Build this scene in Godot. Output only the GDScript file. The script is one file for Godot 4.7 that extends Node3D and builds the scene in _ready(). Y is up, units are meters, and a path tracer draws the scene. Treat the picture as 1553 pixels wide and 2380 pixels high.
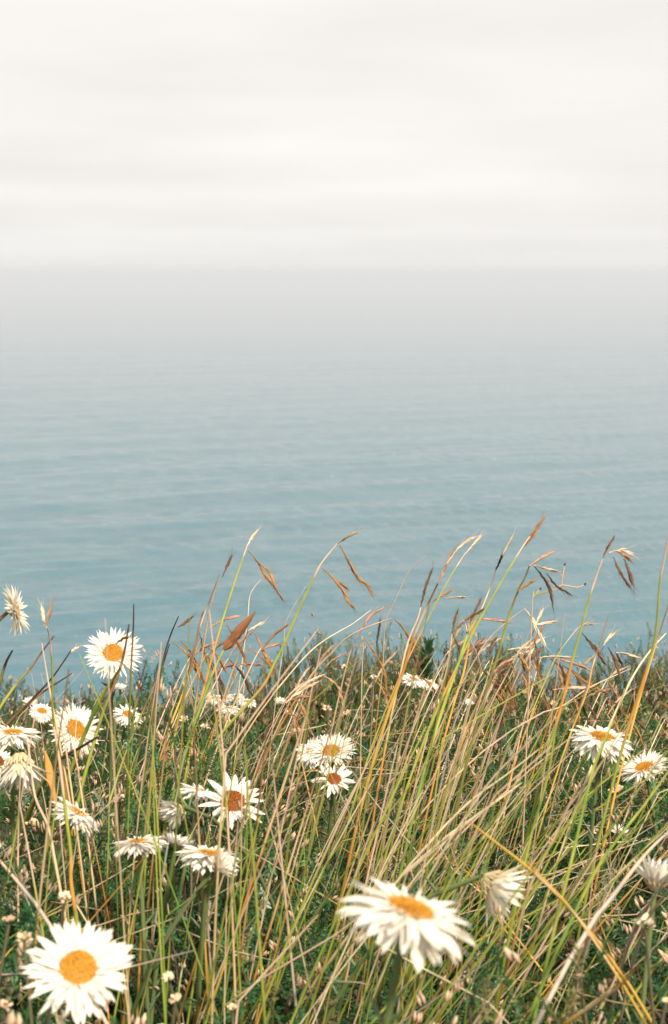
extends Node3D
# A flowery grass slope above a hazy sea: y up, metres, camera looking along -z.

const FOCAL := 3305.6            # focal length in units of the 1553 x 2380 picture
const MID := Vector2(776.5, 1190.0)
const PITCH := 9.50
const SEA_LEVEL := -60.0
const EYE := Vector3(0, 0.95, 0)

var rng := RandomNumberGenerator.new()
var view := Basis()
var taken := {}
var mats := {}
var lumps := FastNoiseLite.new()

# ---------------------------------------------------------------- helpers
func at(x: float, y: float, d: float) -> Vector3:
	return EYE + view * Vector3((x - MID.x) / FOCAL * d, -(y - MID.y) / FOCAL * d, -d)

func numbered(called: String) -> String:
	taken[called] = taken.get(called, -1) + 1
	return called if taken[called] == 0 else "%s_%03d" % [called, taken[called]]

func tag(o: Node, label: String, category: String, group := "") -> void:
	o.set_meta("label", label)
	o.set_meta("category", category)
	if group:
		o.set_meta("group", group)

func thing(called: String, where: Vector3, label: String, category: String, group := "") -> Node3D:
	var o := Node3D.new()
	o.name = numbered(called)
	add_child(o)
	o.position = where
	tag(o, label, category, group)
	return o

func part(called: String, m: Mesh, mat: Material, parent: Node, t := Transform3D()) -> MeshInstance3D:
	var o := MeshInstance3D.new()
	o.mesh = m
	o.material_override = mat
	o.name = called
	o.transform = t
	parent.add_child(o, true)
	return o

func lin(r: float, g: float, b: float) -> Color:
	return Color(r, g, b).linear_to_srgb()

func jig(s: float) -> float:
	return rng.randf_range(-s, s)

func canopy(fwd: float) -> float:      # height of the tops of the low shrubs
	return EYE.y - 0.492 - 0.209 * (fwd - 0.97)

func soil(x: float, z: float) -> float:
	var f := -z
	var y := EYE.y - 0.547 - 0.209 * (minf(f, 4.3) - 0.97) - 0.27
	if f < 0.6:
		y = EYE.y - 0.547 - 0.209 * (0.6 - 0.97) - 0.27 + (0.6 - f) * 0.10
	if f > 4.3:
		var k := f - 4.3
		y -= 0.209 * k + 0.62 * k * smoothstep(0.0, 3.0, k)
	return y + lumps.get_noise_2d(x * 3.0, z * 3.0) * 0.05 * (1.0 + minf(maxf(absf(x) + absf(f) - 6.0, 0.0) * 0.6, 40.0))

class Sheet:
	var v := PackedVector3Array()
	var n := PackedVector3Array()
	var c := PackedColorArray()
	var u := PackedVector2Array()
	var i := PackedInt32Array()
	func mesh() -> ArrayMesh:
		var a := []
		a.resize(Mesh.ARRAY_MAX)
		a[Mesh.ARRAY_VERTEX] = v
		a[Mesh.ARRAY_NORMAL] = n
		if c.size() == v.size():
			a[Mesh.ARRAY_COLOR] = c
		if u.size() == v.size():
			a[Mesh.ARRAY_TEX_UV] = u
		a[Mesh.ARRAY_INDEX] = i
		var m := ArrayMesh.new()
		m.add_surface_from_arrays(Mesh.PRIMITIVE_TRIANGLES, a)
		return m

# a round tapering stem through pts; cols has one colour per point
func tube(s: Sheet, pts: PackedVector3Array, r: PackedFloat32Array, cols: PackedColorArray, sides := 4, flat := 1.0) -> void:
	var count := pts.size()
	var ax := Vector3(0.3, 0, 1).normalized()
	var first := s.v.size()
	for k in count:
		var d := (pts[mini(k + 1, count - 1)] - pts[maxi(k - 1, 0)]).normalized()
		var e1 := d.cross(ax)
		if e1.length() < 0.05:
			e1 = d.cross(Vector3.RIGHT)
		e1 = e1.normalized()
		var e2 := d.cross(e1)
		for q in sides:
			var a := TAU * q / sides
			var out := e1 * cos(a) + e2 * sin(a) * flat
			s.v.append(pts[k] + out * r[k])
			s.n.append((e1 * cos(a) * flat + e2 * sin(a)).normalized())
			s.c.append(cols[k])
	for k in count - 1:
		for q in sides:
			var a := first + k * sides + q
			var b := first + k * sides + (q + 1) % sides
			s.i.append_array(PackedInt32Array([a, a + sides, b, b, a + sides, b + sides]))

# smooth curve through control points
func smooth_path(p: PackedVector3Array, steps: int) -> PackedVector3Array:
	var out := PackedVector3Array()
	for k in p.size() - 1:
		var a := p[maxi(k - 1, 0)]
		var b := p[k]
		var c := p[k + 1]
		var d := p[mini(k + 2, p.size() - 1)]
		for q in steps:
			out.append(b.cubic_interpolate(c, a, d, float(q) / steps))
	out.append(p[p.size() - 1])
	return out

# from point p, growing back along -dir, a root path that reaches the soil; base first
func rooted(p: Vector3, dir: Vector3, turn := 0.16) -> PackedVector3Array:
	var out := PackedVector3Array()
	var d := -dir.normalized()
	if d.y > -0.25:
		d = Vector3(d.x, -0.25, d.z).normalized()
	var q := p
	for k in 60:
		d = d.lerp(Vector3(d.x * 0.35, -1, d.z * 0.2).normalized(), turn).normalized()
		q += d * 0.045
		out.append(q)
		if q.y < soil(q.x, q.z) - 0.01:
			break
	out.reverse()
	return out

# ---------------------------------------------------------------- colours (linear base colours)
const GREEN := Color(0.165, 0.245, 0.042)
const LIME := Color(0.300, 0.315, 0.055)
const OLIVE := Color(0.210, 0.190, 0.050)
const STRAW := Color(0.560, 0.400, 0.215)
const PALE := Color(0.680, 0.570, 0.350)
const PINK := Color(0.600, 0.410, 0.285)
const ORANGE := Color(0.520, 0.245, 0.055)
const GOLD := Color(0.600, 0.360, 0.070)
const GREY := Color(0.430, 0.365, 0.290)
const BROWN := Color(0.220, 0.115, 0.050)
const DARK := Color(0.075, 0.045, 0.030)
const RED := Color(0.330, 0.140, 0.065)

const PALETTES := {
	"yg": [GREEN, LIME, ORANGE, LIME, LIME, PINK], "straw": [OLIVE, ORANGE, STRAW, STRAW, PINK, PINK], "pale": [LIME, STRAW, PALE, PALE, PALE, PALE],
	"orange": [GREEN, ORANGE, GOLD, ORANGE, STRAW, BROWN], "green": [GREEN, GREEN, LIME, GREEN, LIME, LIME], "olive": [GREEN, OLIVE, OLIVE, LIME, OLIVE, BROWN],
	"pink": [LIME, STRAW, PINK, PINK, PINK, PINK], "gold": [GOLD, GOLD, GOLD, STRAW, GOLD, GOLD], "grey": [GREY, GREY, GREY, GREY, PINK, GREY],
	"reed": [GREEN, GREEN, LIME, OLIVE, BROWN, DARK], "dark": [OLIVE, BROWN, DARK, BROWN, DARK, DARK],
}

func culm_colours(count: int, pal: Array) -> PackedColorArray:
	var out := PackedColorArray()
	var joints := []
	for k in pal.size() - 1:
		joints.append((k + 1.0) / pal.size() + jig(0.07))
	for k in count:
		var t := float(k) / (count - 1)
		var n := 0
		while n < joints.size() and t > joints[n]:
			n += 1
		var c: Color = pal[n]
		var w := 0.85 + 0.3 * rng.randf()
		out.append(Color(c.r * w, c.g * w, c.b * w))
	return out

# a seed spikelet: overlapping pointed husks along a thin axis
func spikelet(kind: String, path: PackedVector3Array) -> ArrayMesh:
	var s := Sheet.new()
	var p := smooth_path(path, 6)
	var base: Color = {"p": PINK.lerp(PALE, 0.35), "b": BROWN.lerp(ORANGE, 0.35), "d": DARK.lerp(BROWN, 0.35), "r": RED.lerp(PINK, 0.35)}[kind]
	var count := p.size()
	var rad := PackedFloat32Array()
	var cols := PackedColorArray()
	var length := 0.0
	for k in count - 1:
		length += p[k].distance_to(p[k + 1])
	for k in count:
		var t := float(k) / (count - 1)
		rad.append(0.0007 * (1.0 - 0.6 * t))
		cols.append(base)
	tube(s, p, rad, cols, 4)
	var husks := int(clampf(length / 0.0036, 6, 24))
	for h in husks:
		var t := 0.12 + 0.80 * h / husks
		var k := mini(int(t * (count - 1)), count - 2)
		var d := (p[k + 1] - p[k]).normalized()
		var o := p[k].lerp(p[k + 1], t * (count - 1) - k)
		var side := d.cross(view.z).normalized() * (1.0 if h % 2 else -1.0)
		side = side.rotated(d, jig(1.3))
		var bulge := sin(PI * clampf(t * 0.95, 0, 1))
		var len_ := (0.008 + 0.005 * bulge) * rng.randf_range(0.8, 1.2)
		var tip := o + d * len_ + side * len_ * (0.03 + 0.07 * rng.randf())
		var m := o.lerp(tip, 0.42) + side * 0.0006
		var w := 0.0007 + 0.0006 * bulge
		var f := rng.randf_range(0.7, 1.35)
		var c := Color(base.r * f, base.g * f, base.b * f)
		tube(s, PackedVector3Array([o, m, o.lerp(tip, 0.75), tip]), PackedFloat32Array([w * 0.4, w, w * 0.6, 0.0001]), PackedColorArray([c, c, c, c]), 5, 0.6)
		if rng.randf() < 0.8:
			tube(s, PackedVector3Array([tip, tip + d * 0.010 + side * 0.003]), PackedFloat32Array([0.0002, 0.0001]), PackedColorArray([c, c]), 3)
	return s.mesh()

# ---------------------------------------------------------------- daisies
var petals := []
var narrow := []
var discs := []

func petal_mesh(width: float, lift: float, curl: float, point: float) -> ArrayMesh:
	var s := Sheet.new()
	var rows := 7
	for k in rows + 1:
		var t := float(k) / rows
		var w := width * 0.5 * pow(sin(PI * clampf(pow(t, 0.62) * 0.93 + 0.07, 0, 1)), point)
		if k == rows:
			w = 0.004
		for q in 3:
			var a := float(q - 1)
			s.v.append(Vector3(t, lift * t * t - curl * pow(t, 4.0) + 0.16 * w * absf(a) * 2.0, a * w + 0.02 * sin(t * 5.0 + width * 40.0) * t))
			s.u.append(Vector2(t, 0.5 + a * 0.5))
	for k in rows:
		for q in 2:
			var a := k * 3 + q
			s.i.append_array(PackedInt32Array([a, a + 3, a + 1, a + 1, a + 3, a + 4]))
	return with_normals(s)

func with_normals(s: Sheet) -> ArrayMesh:
	var st := SurfaceTool.new()
	s.n.resize(s.v.size())
	s.n.fill(Vector3.UP)
	st.create_from(s.mesh(), 0)
	st.generate_normals()
	return st.commit()

# dome of tiny florets, unit radius, axis +y
func disc_mesh(tones: Array) -> ArrayMesh:
	var s := Sheet.new()
	var rings := 7
	var c0: Color = tones[0]
	for k in rings + 1:
		var a := PI * 0.5 * k / rings
		for q in 18:
			var b := TAU * q / 18
			var p := Vector3(sin(a) * cos(b), cos(a) * 0.30 - 0.10 * exp(-pow(sin(a) / 0.35, 2.0)), sin(a) * sin(b))
			s.v.append(p)
			s.n.append(Vector3(p.x * 0.6, 0.8, p.z * 0.6).normalized())
			s.c.append(c0)
	for k in rings:
		for q in 18:
			var a := k * 18 + q
			var b := k * 18 + (q + 1) % 18
			s.i.append_array(PackedInt32Array([a, a + 18, b, b, a + 18, b + 18]))
	for k in 210:
		var rr := sqrt((k + 0.5) / 210.0)
		var b := k * 2.39996
		var y := sqrt(maxf(0.0, 1.0 - rr * rr)) * 0.30 - 0.10 * exp(-pow(rr / 0.35, 2.0))
		var o := Vector3(rr * cos(b), y - 0.02, rr * sin(b))
		var up := Vector3(o.x * 0.7, 0.9, o.z * 0.7).normalized()
		up = (up + Vector3(jig(0.25), 0, jig(0.25))).normalized()
		var c: Color = tones[rng.randi() % tones.size()]
		var h := rng.randf_range(0.05, 0.12)
		tube(s, PackedVector3Array([o, o + up * h, o + up * (h + 0.03)]), PackedFloat32Array([0.045, 0.05, 0.005]), PackedColorArray([c, c, c]), 5)
	return s.mesh()

# papery scales overlapping under the head, unit radius, axis +y (hangs below the origin)
func involucre_mesh() -> ArrayMesh:
	var s := Sheet.new()
	for ring in 5:
		for k in 14:
			var b := TAU * (k + ring * 0.5) / 14 + jig(0.08)
			var r0 := 0.25 + 0.15 * ring
			var y0 := -0.75 + 0.14 * ring
			var out := Vector3(cos(b), 0, sin(b))
			var o := out * r0 + Vector3(0, y0, 0)
			var tip := out * (r0 + 0.26 + jig(0.05)) + Vector3(0, y0 + 0.38, 0)
			var w := rng.randf_range(0.8, 1.15)
			var c := Color(0.56 * w, 0.45 * w, 0.25 * w)
			tube(s, PackedVector3Array([o, o.lerp(tip, 0.5) + out * 0.05, tip]), PackedFloat32Array([0.10, 0.10, 0.01]), PackedColorArray([c, c, c]), 5, 0.4)
	return s.mesh()

var scales: ArrayMesh

func daisy(x: float, y: float, d: float, wide: float, facing: Vector3, style: String, label: String, split := true, group := "") -> void:
	var c := at(x, y, d)
	var back := (EYE - c).normalized()
	var right := Vector3.UP.cross(back).normalized()
	var n := (Basis(right, back.cross(right), back) * facing.normalized()).normalized()
	var big := wide / FOCAL * d * 0.54
	# stem
	var dark_stem := style == "side"
	var start := c - n * big * 0.30
	var path := rooted(start, n.lerp(Vector3.UP, 0.25), 0.30)
	path.append(start)
	var base := path[0]
	var root := thing("daisy", base, label, "daisy", group)
	var s := Sheet.new()
	var local := PackedVector3Array()
	var rad := PackedFloat32Array()
	var cols := PackedColorArray()
	for k in path.size():
		local.append(path[k] - base)
		rad.append(0.0021)
		var w := rng.randf_range(0.85, 1.15)
		var g := Color(0.13, 0.17, 0.06) if not (dark_stem and k > path.size() - 4) else BROWN
		cols.append(Color(g.r * w, g.g * w, g.b * w))
	tube(s, local, rad, cols, 6)
	for k in range(1, path.size() - 1):       # narrow leaves along the stem
		for q in 3:
			var out := Vector3(jig(1), 0.9, jig(1)).normalized()
			var o := local[k].lerp(local[k + 1], rng.randf())
			var g := Color(0.12, 0.17, 0.08) * rng.randf_range(0.8, 1.3)
			tube(s, PackedVector3Array([o, o + out * 0.009, o + out * 0.018]), PackedFloat32Array([0.0008, 0.0014, 0.0002]), PackedColorArray([g, g, g]), 4, 0.4)
	part("stem", s.mesh(), mats.plant, root)
	# head
	var e1 := n.cross(Vector3(0.2, 0.1, 1)).normalized()
	var head := Transform3D(Basis(e1, n, e1.cross(n)), c - base)
	var rd := big * 0.34
	var disc_kind := 1 if style == "old" else 0
	var has_disc := style != "closed"
	if has_disc:
		part("disc", discs[disc_kind], mats.plant, root, head * Transform3D(Basis().scaled(Vector3(rd, rd * 0.9, rd)), Vector3(0, -0.02 * big, 0)))
	part("involucre", scales, mats.plant, root, head * Transform3D(Basis().scaled(Vector3.ONE * big * 0.34), Vector3(0, big * 0.02, 0)))
	var rings: Array = {
		"open": [[28, -3.0, 0.70, 0.30], [26, 8.0, 0.66, 0.29], [22, 19.0, 0.56, 0.29], [16, 36.0, 0.30, 0.30]],
		"convex": [[30, -34.0, 0.74, 0.27], [28, -18.0, 0.74, 0.29], [22, -3.0, 0.66, 0.29], [14, 22.0, 0.28, 0.30]],
		"cup": [[18, 22.0, 0.74, 0.25], [16, 36.0, 0.72, 0.24], [14, 52.0, 0.55, 0.22]],
		"closed": [[22, 34.0, 0.84, 0.18], [20, 50.0, 0.88, 0.16], [14, 66.0, 0.84, 0.12]],
		"old": [[15, -8.0, 0.72, 0.30], [9, 14.0, 0.66, 0.30], [8, 30.0, 0.45, 0.30]],
		"side": [[24, -14.0, 0.70, 0.28], [24, 4.0, 0.70, 0.29], [20, 22.0, 0.60, 0.29], [12, 40.0, 0.32, 0.30]],
	}[style]
	var all := Sheet.new()
	for r in rings.size():
		var ring: Array = rings[r]
		var count: int = ring[0] if wide > 200.0 or style in ["old", "closed"] else int(ring[0] * 1.25)
		for k in count:
			if rng.randf() < 0.05:
				continue
			var phi: float = TAU * (k + 0.5 * r + jig(0.33)) / count
			var up: float = deg_to_rad(ring[1] + jig(9.0))
			var long: float = big * ring[2] * rng.randf_range(0.80, 1.08)
			var b := Basis(Vector3.UP, phi) * Basis(Vector3(0, 0, 1), up) * Basis(Vector3.RIGHT, jig(0.35))
			var t := head * Transform3D(b.scaled_local(Vector3(long, long, long * rng.randf_range(0.85, 1.15))), Basis(Vector3.UP, phi) * Vector3(big * ring[3] * 0.98, -0.03 * big + 0.012 * big * r, 0))
			var m: ArrayMesh = (petals if (wide > 200.0 and style != "closed") or style in ["old", "convex"] else narrow)[rng.randi() % 6]
			var tint: Material = mats.petal[(2 if style in ["closed", "side"] and r == 0 else 0) if rng.randf() < 0.7 else 1]
			if split:
				part("petal", m, tint, root, t)
			else:
				var a := m.surface_get_arrays(0)
				var first := all.v.size()
				all.v.append_array(t * (a[Mesh.ARRAY_VERTEX] as PackedVector3Array))
				var nb := Transform3D(t.basis.inverse().transposed().orthonormalized(), Vector3.ZERO)
				all.n.append_array(nb * (a[Mesh.ARRAY_NORMAL] as PackedVector3Array))
				for q in (a[Mesh.ARRAY_INDEX] as PackedInt32Array):
					all.i.append(q + first)
	if not split:
		var o := part("petals", all.mesh(), mats.petal[0], root)
		o.set_meta("kind", "stuff")

# a small dry everlasting head: a knot of papery knobs on a leafy twig
func dry_head(x: float, y: float, d: float, wide: float, label: String, pale := 1.0, group := "dry flower heads among the shrubs") -> void:
	var c := at(x, y, d)
	var big := wide / FOCAL * d * 0.5
	var path := rooted(c - Vector3(0, big * 0.3, 0), Vector3(jig(0.3), 1, jig(0.3)), 0.1)
	path.append(c)
	var base := path[0]
	var root := thing("dry_flower_head", base, label, "flower head", group)
	var s := Sheet.new()
	var local := PackedVector3Array()
	var rad := PackedFloat32Array()
	var cols := PackedColorArray()
	for k in path.size():
		local.append(path[k] - base)
		rad.append(0.0012)
		cols.append(Color(0.14, 0.12, 0.07))
	tube(s, local, rad, cols, 5)
	part("stem", s.mesh(), mats.plant, root)
	for k in 15:
		var out := Vector3(jig(1), rng.randf_range(0.0, 1.0), jig(1)).normalized()
		var b := Sheet.new()
		var o := c - base + out * big * 0.25
		var w := rng.randf_range(0.75, 1.15) * pale
		var col := PINK.lerp(PALE, rng.randf() * 0.8)
		col = Color(minf(col.r * w * 1.15, 0.8), minf(col.g * w * 1.15, 0.75), minf(col.b * w * 1.15, 0.7))
		var low := col.lerp(BROWN, 0.35)
		var l := big * rng.randf_range(0.55, 0.85)
		tube(b, PackedVector3Array([o, o + out * l * 0.4, o + out * l * 0.8, o + out * l]), PackedFloat32Array([big * 0.08, big * 0.22, big * 0.2, big * 0.03]), PackedColorArray([low, col, col, col]), 6)
		part("floret", b.mesh(), mats.plant, root)

# ---------------------------------------------------------------- shrubs
var shrub_meshes := []
var shrub_twigs := []

func sprig(leaves: int, long: float, leaf: float) -> Sheet:
	var s := Sheet.new()
	for k in leaves:
		var t := float(k) / leaves
		var a := k * 2.4 + jig(0.4)
		var o := Vector3(0, long * t, 0)
		var lift := lerpf(-0.1, 1.6, t * t) + jig(0.3)
		var out := Vector3(cos(a), lift, sin(a)).normalized()
		var across := out.cross(Vector3.UP if absf(out.y) < 0.95 else Vector3.RIGHT).normalized()
		var l := leaf * rng.randf_range(0.7, 1.2) * (1.0 - 0.3 * t)
		var up := across.cross(out).normalized()
		if up.y < 0:
			up = -up
		across = up.cross(out).normalized()
		var m := o + out * l * 0.5
		var w := l * 0.17
		s.v.append_array(PackedVector3Array([o, m + across * w + up * w * 0.5, o + out * l - up * l * 0.06, m - across * w + up * w * 0.5]))
		s.n.append_array(PackedVector3Array([up, (up - across * 0.3).normalized(), up, (up + across * 0.3).normalized()]))
	return s

func build_shrubs() -> void:
	var sprigs := []
	for k in 5:
		sprigs.append(sprig(40, rng.randf_range(0.018, 0.032), 0.0080))
	var dark_greens := [Color(0.045, 0.137, 0.042), Color(0.058, 0.161, 0.047), Color(0.040, 0.120, 0.047), Color(0.080, 0.178, 0.054), Color(0.055, 0.154, 0.062), Color(0.119, 0.210, 0.085)]
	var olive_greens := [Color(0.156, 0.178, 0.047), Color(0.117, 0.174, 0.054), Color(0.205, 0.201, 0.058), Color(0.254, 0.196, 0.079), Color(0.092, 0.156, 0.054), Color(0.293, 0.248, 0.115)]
	for variant in 4:
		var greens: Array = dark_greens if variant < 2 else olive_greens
		var s := Sheet.new()
		var tw := Sheet.new()
		for k in 1200:
			var az := rng.randf() * TAU
			var el := asin(clampf(rng.randf_range(-0.15, 1.0), -1, 1))
			var lump := 1.0 + 0.22 * sin(az * 3.0 + variant * 1.7) * cos(el) + 0.14 * sin(az * 5.0 + el * 6.0 + variant)
			var r := pow(rng.randf_range(0.10, 1.0), 0.42) * lump
			var dir := Vector3(cos(el) * cos(az), sin(el), cos(el) * sin(az))
			var o := Vector3(dir.x * 0.22 * r, 0.05 + dir.y * 0.24 * r, dir.z * 0.22 * r)
			var grow := (dir * 0.8 + Vector3(jig(0.7), 0.45 + jig(0.4), jig(0.7))).normalized()
			var e1 := grow.cross(Vector3(0.3, 0.2, 1)).normalized()
			var t := Transform3D(Basis(e1, grow, e1.cross(grow)) * Basis(Vector3.UP, rng.randf() * TAU), o)
			t.basis = t.basis.scaled_local(Vector3.ONE * rng.randf_range(0.75, 1.25))
			var sp: Sheet = sprigs[k % 5]
			s.v.append_array(t * sp.v)
			s.n.append_array(Transform3D(t.basis.orthonormalized(), Vector3.ZERO) * sp.n)
			var g: Color = greens[rng.randi() % greens.size()]
			var odd := rng.randf()
			if odd < 0.06:
				g = Color(0.20, 0.15, 0.07)
			elif odd < 0.11:
				g = Color(0.46, 0.42, 0.33)      # dry, papery shoots
			var col := PackedColorArray()
			col.resize(sp.v.size())
			col.fill(Color(g.r * rng.randf_range(0.85, 1.15), g.g, g.b))
			s.c.append_array(col)
			if k % 6 == 0:
				var b0 := Vector3(jig(0.03), 0, jig(0.03))
				tube(tw, PackedVector3Array([b0, b0.lerp(o, 0.5) + Vector3(jig(0.01), 0.01, jig(0.01)), o, o + grow * 0.03]), PackedFloat32Array([0.003, 0.002, 0.0013, 0.0006]), PackedColorArray([Color(0.10, 0.075, 0.05), Color(0.10, 0.075, 0.05), Color(0.12, 0.09, 0.06), Color(0.10, 0.11, 0.05)]), 4)
			if rng.randf() < 0.16:      # tan buds at some shoot tips
				var tip := o + grow * 0.05 * t.basis.get_scale().x
				for q in 3:
					var bo := tip + Vector3(jig(0.004), jig(0.003), jig(0.004))
					var w := rng.randf_range(0.7, 1.2)
					tube(tw, PackedVector3Array([bo, bo + grow * 0.004, bo + grow * 0.0075]), PackedFloat32Array([0.0008, 0.0016, 0.0003]), PackedColorArray([BROWN, PINK * w, PALE * w]), 5)
		var leaves := s.v.size() / 4
		s.i.resize(leaves * 6)
		for k in leaves:
			var a := k * 4
			var j := k * 6
			s.i[j] = a
			s.i[j + 1] = a + 1
			s.i[j + 2] = a + 2
			s.i[j + 3] = a
			s.i[j + 4] = a + 2
			s.i[j + 5] = a + 3
		shrub_meshes.append(s.mesh())
		shrub_twigs.append(tw.mesh())

# things that shrubs stand beside: [x, y, depth, words]
const LANDMARKS := [
	[182, 2250, 0.82, "the large round daisy"], [955, 2112, 0.66, "the largest tilted daisy"], [400, 1970, 1.45, "the drooping daisies"], [1440, 1740, 1.45, "the wide flat daisy"],
	[755, 1770, 1.9, "the pair of mid slope daisies"], [1480, 2100, 1.0, "the bare grey twigs"], [1250, 2120, 1.05, "the fallen golden stalk"], [60, 1780, 1.45, "the hanging withered flower"],
	[620, 2330, 1.2, "the foot of the upright culms"], [850, 2280, 1.35, "the foot of the leaning tussock"], [1150, 1950, 1.9, "the top of the leaning tussock"], [545, 1860, 1.5, "the brown centred daisy"],
	[120, 1720, 2.2, "the dark slanting reeds"], [530, 1640, 3.1, "the row of far pale flowers"], [985, 1585, 3.0, "the upright green shoot"], [1330, 1620, 3.0, "the dip in the crest"],
	[263, 1600, 3.3, "the water behind the open daisy"], [760, 1600, 3.2, "the arching seed stalks"], [1540, 1600, 3.2, "the tall bare headed stalks"],
]

func shrub(top: Vector3, wide: float, olive: float, word: String, group: String) -> void:
	var y0 := soil(top.x, top.z) - 0.02
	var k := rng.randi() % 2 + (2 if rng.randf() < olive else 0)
	var tall := maxf(top.y - y0, 0.12)
	var near := ""
	var least := 1e9
	for l in LANDMARKS:
		var p := at(l[0], l[1], l[2])
		var far := Vector2(p.x - top.x, p.z - top.z).length()
		if far < least:
			least = far
			near = l[3]
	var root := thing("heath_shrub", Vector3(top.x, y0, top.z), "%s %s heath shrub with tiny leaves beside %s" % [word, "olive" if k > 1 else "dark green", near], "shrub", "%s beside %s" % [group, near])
	root.rotation.y = rng.randf() * TAU
	var t := Transform3D(Basis().scaled(Vector3(wide, tall / 0.315, wide)))
	var f := part("foliage", shrub_meshes[k], mats.leaf, root, t)
	f.set_meta("kind", "stuff")
	part("twigs", shrub_twigs[k], mats.plant, root, t).set_meta("kind", "stuff")

# ---------------------------------------------------------------- grass
func culm_path(root: Vector3, long: float, lean: float, side: float, count: int) -> PackedVector3Array:
	var p := PackedVector3Array([root])
	var q := root
	var kink := jig(9.0)
	var broken := rng.randf_range(0.62, 0.9) if rng.randf() < 0.12 else 2.0
	var fold := rng.randf_range(20.0, 55.0)
	for k in count - 1:
		var t := float(k) / (count - 1)
		var a := deg_to_rad(lean * (0.72 + 0.45 * t) + kink * t * t + (fold if t > broken else 0.0))
		var b := deg_to_rad(side * (0.4 + 0.8 * t))
		q += Vector3(sin(a), cos(a) * cos(b), sin(b)).normalized() * long / (count - 1)
		p.append(q)
	return p

func culm_into(s: Sheet, p: PackedVector3Array, r: float, pal: Array, sides: int) -> void:
	var rad := PackedFloat32Array()
	for k in p.size():
		var t := float(k) / (p.size() - 1)
		rad.append(r * (1.0 - 0.6 * pow(t, 2.5)))
	tube(s, p, rad, culm_colours(p.size(), pal), sides)

const KINDS := ["green", "yg", "straw", "orange", "pale", "pink", "grey", "olive", "reed", "dark"]

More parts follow.
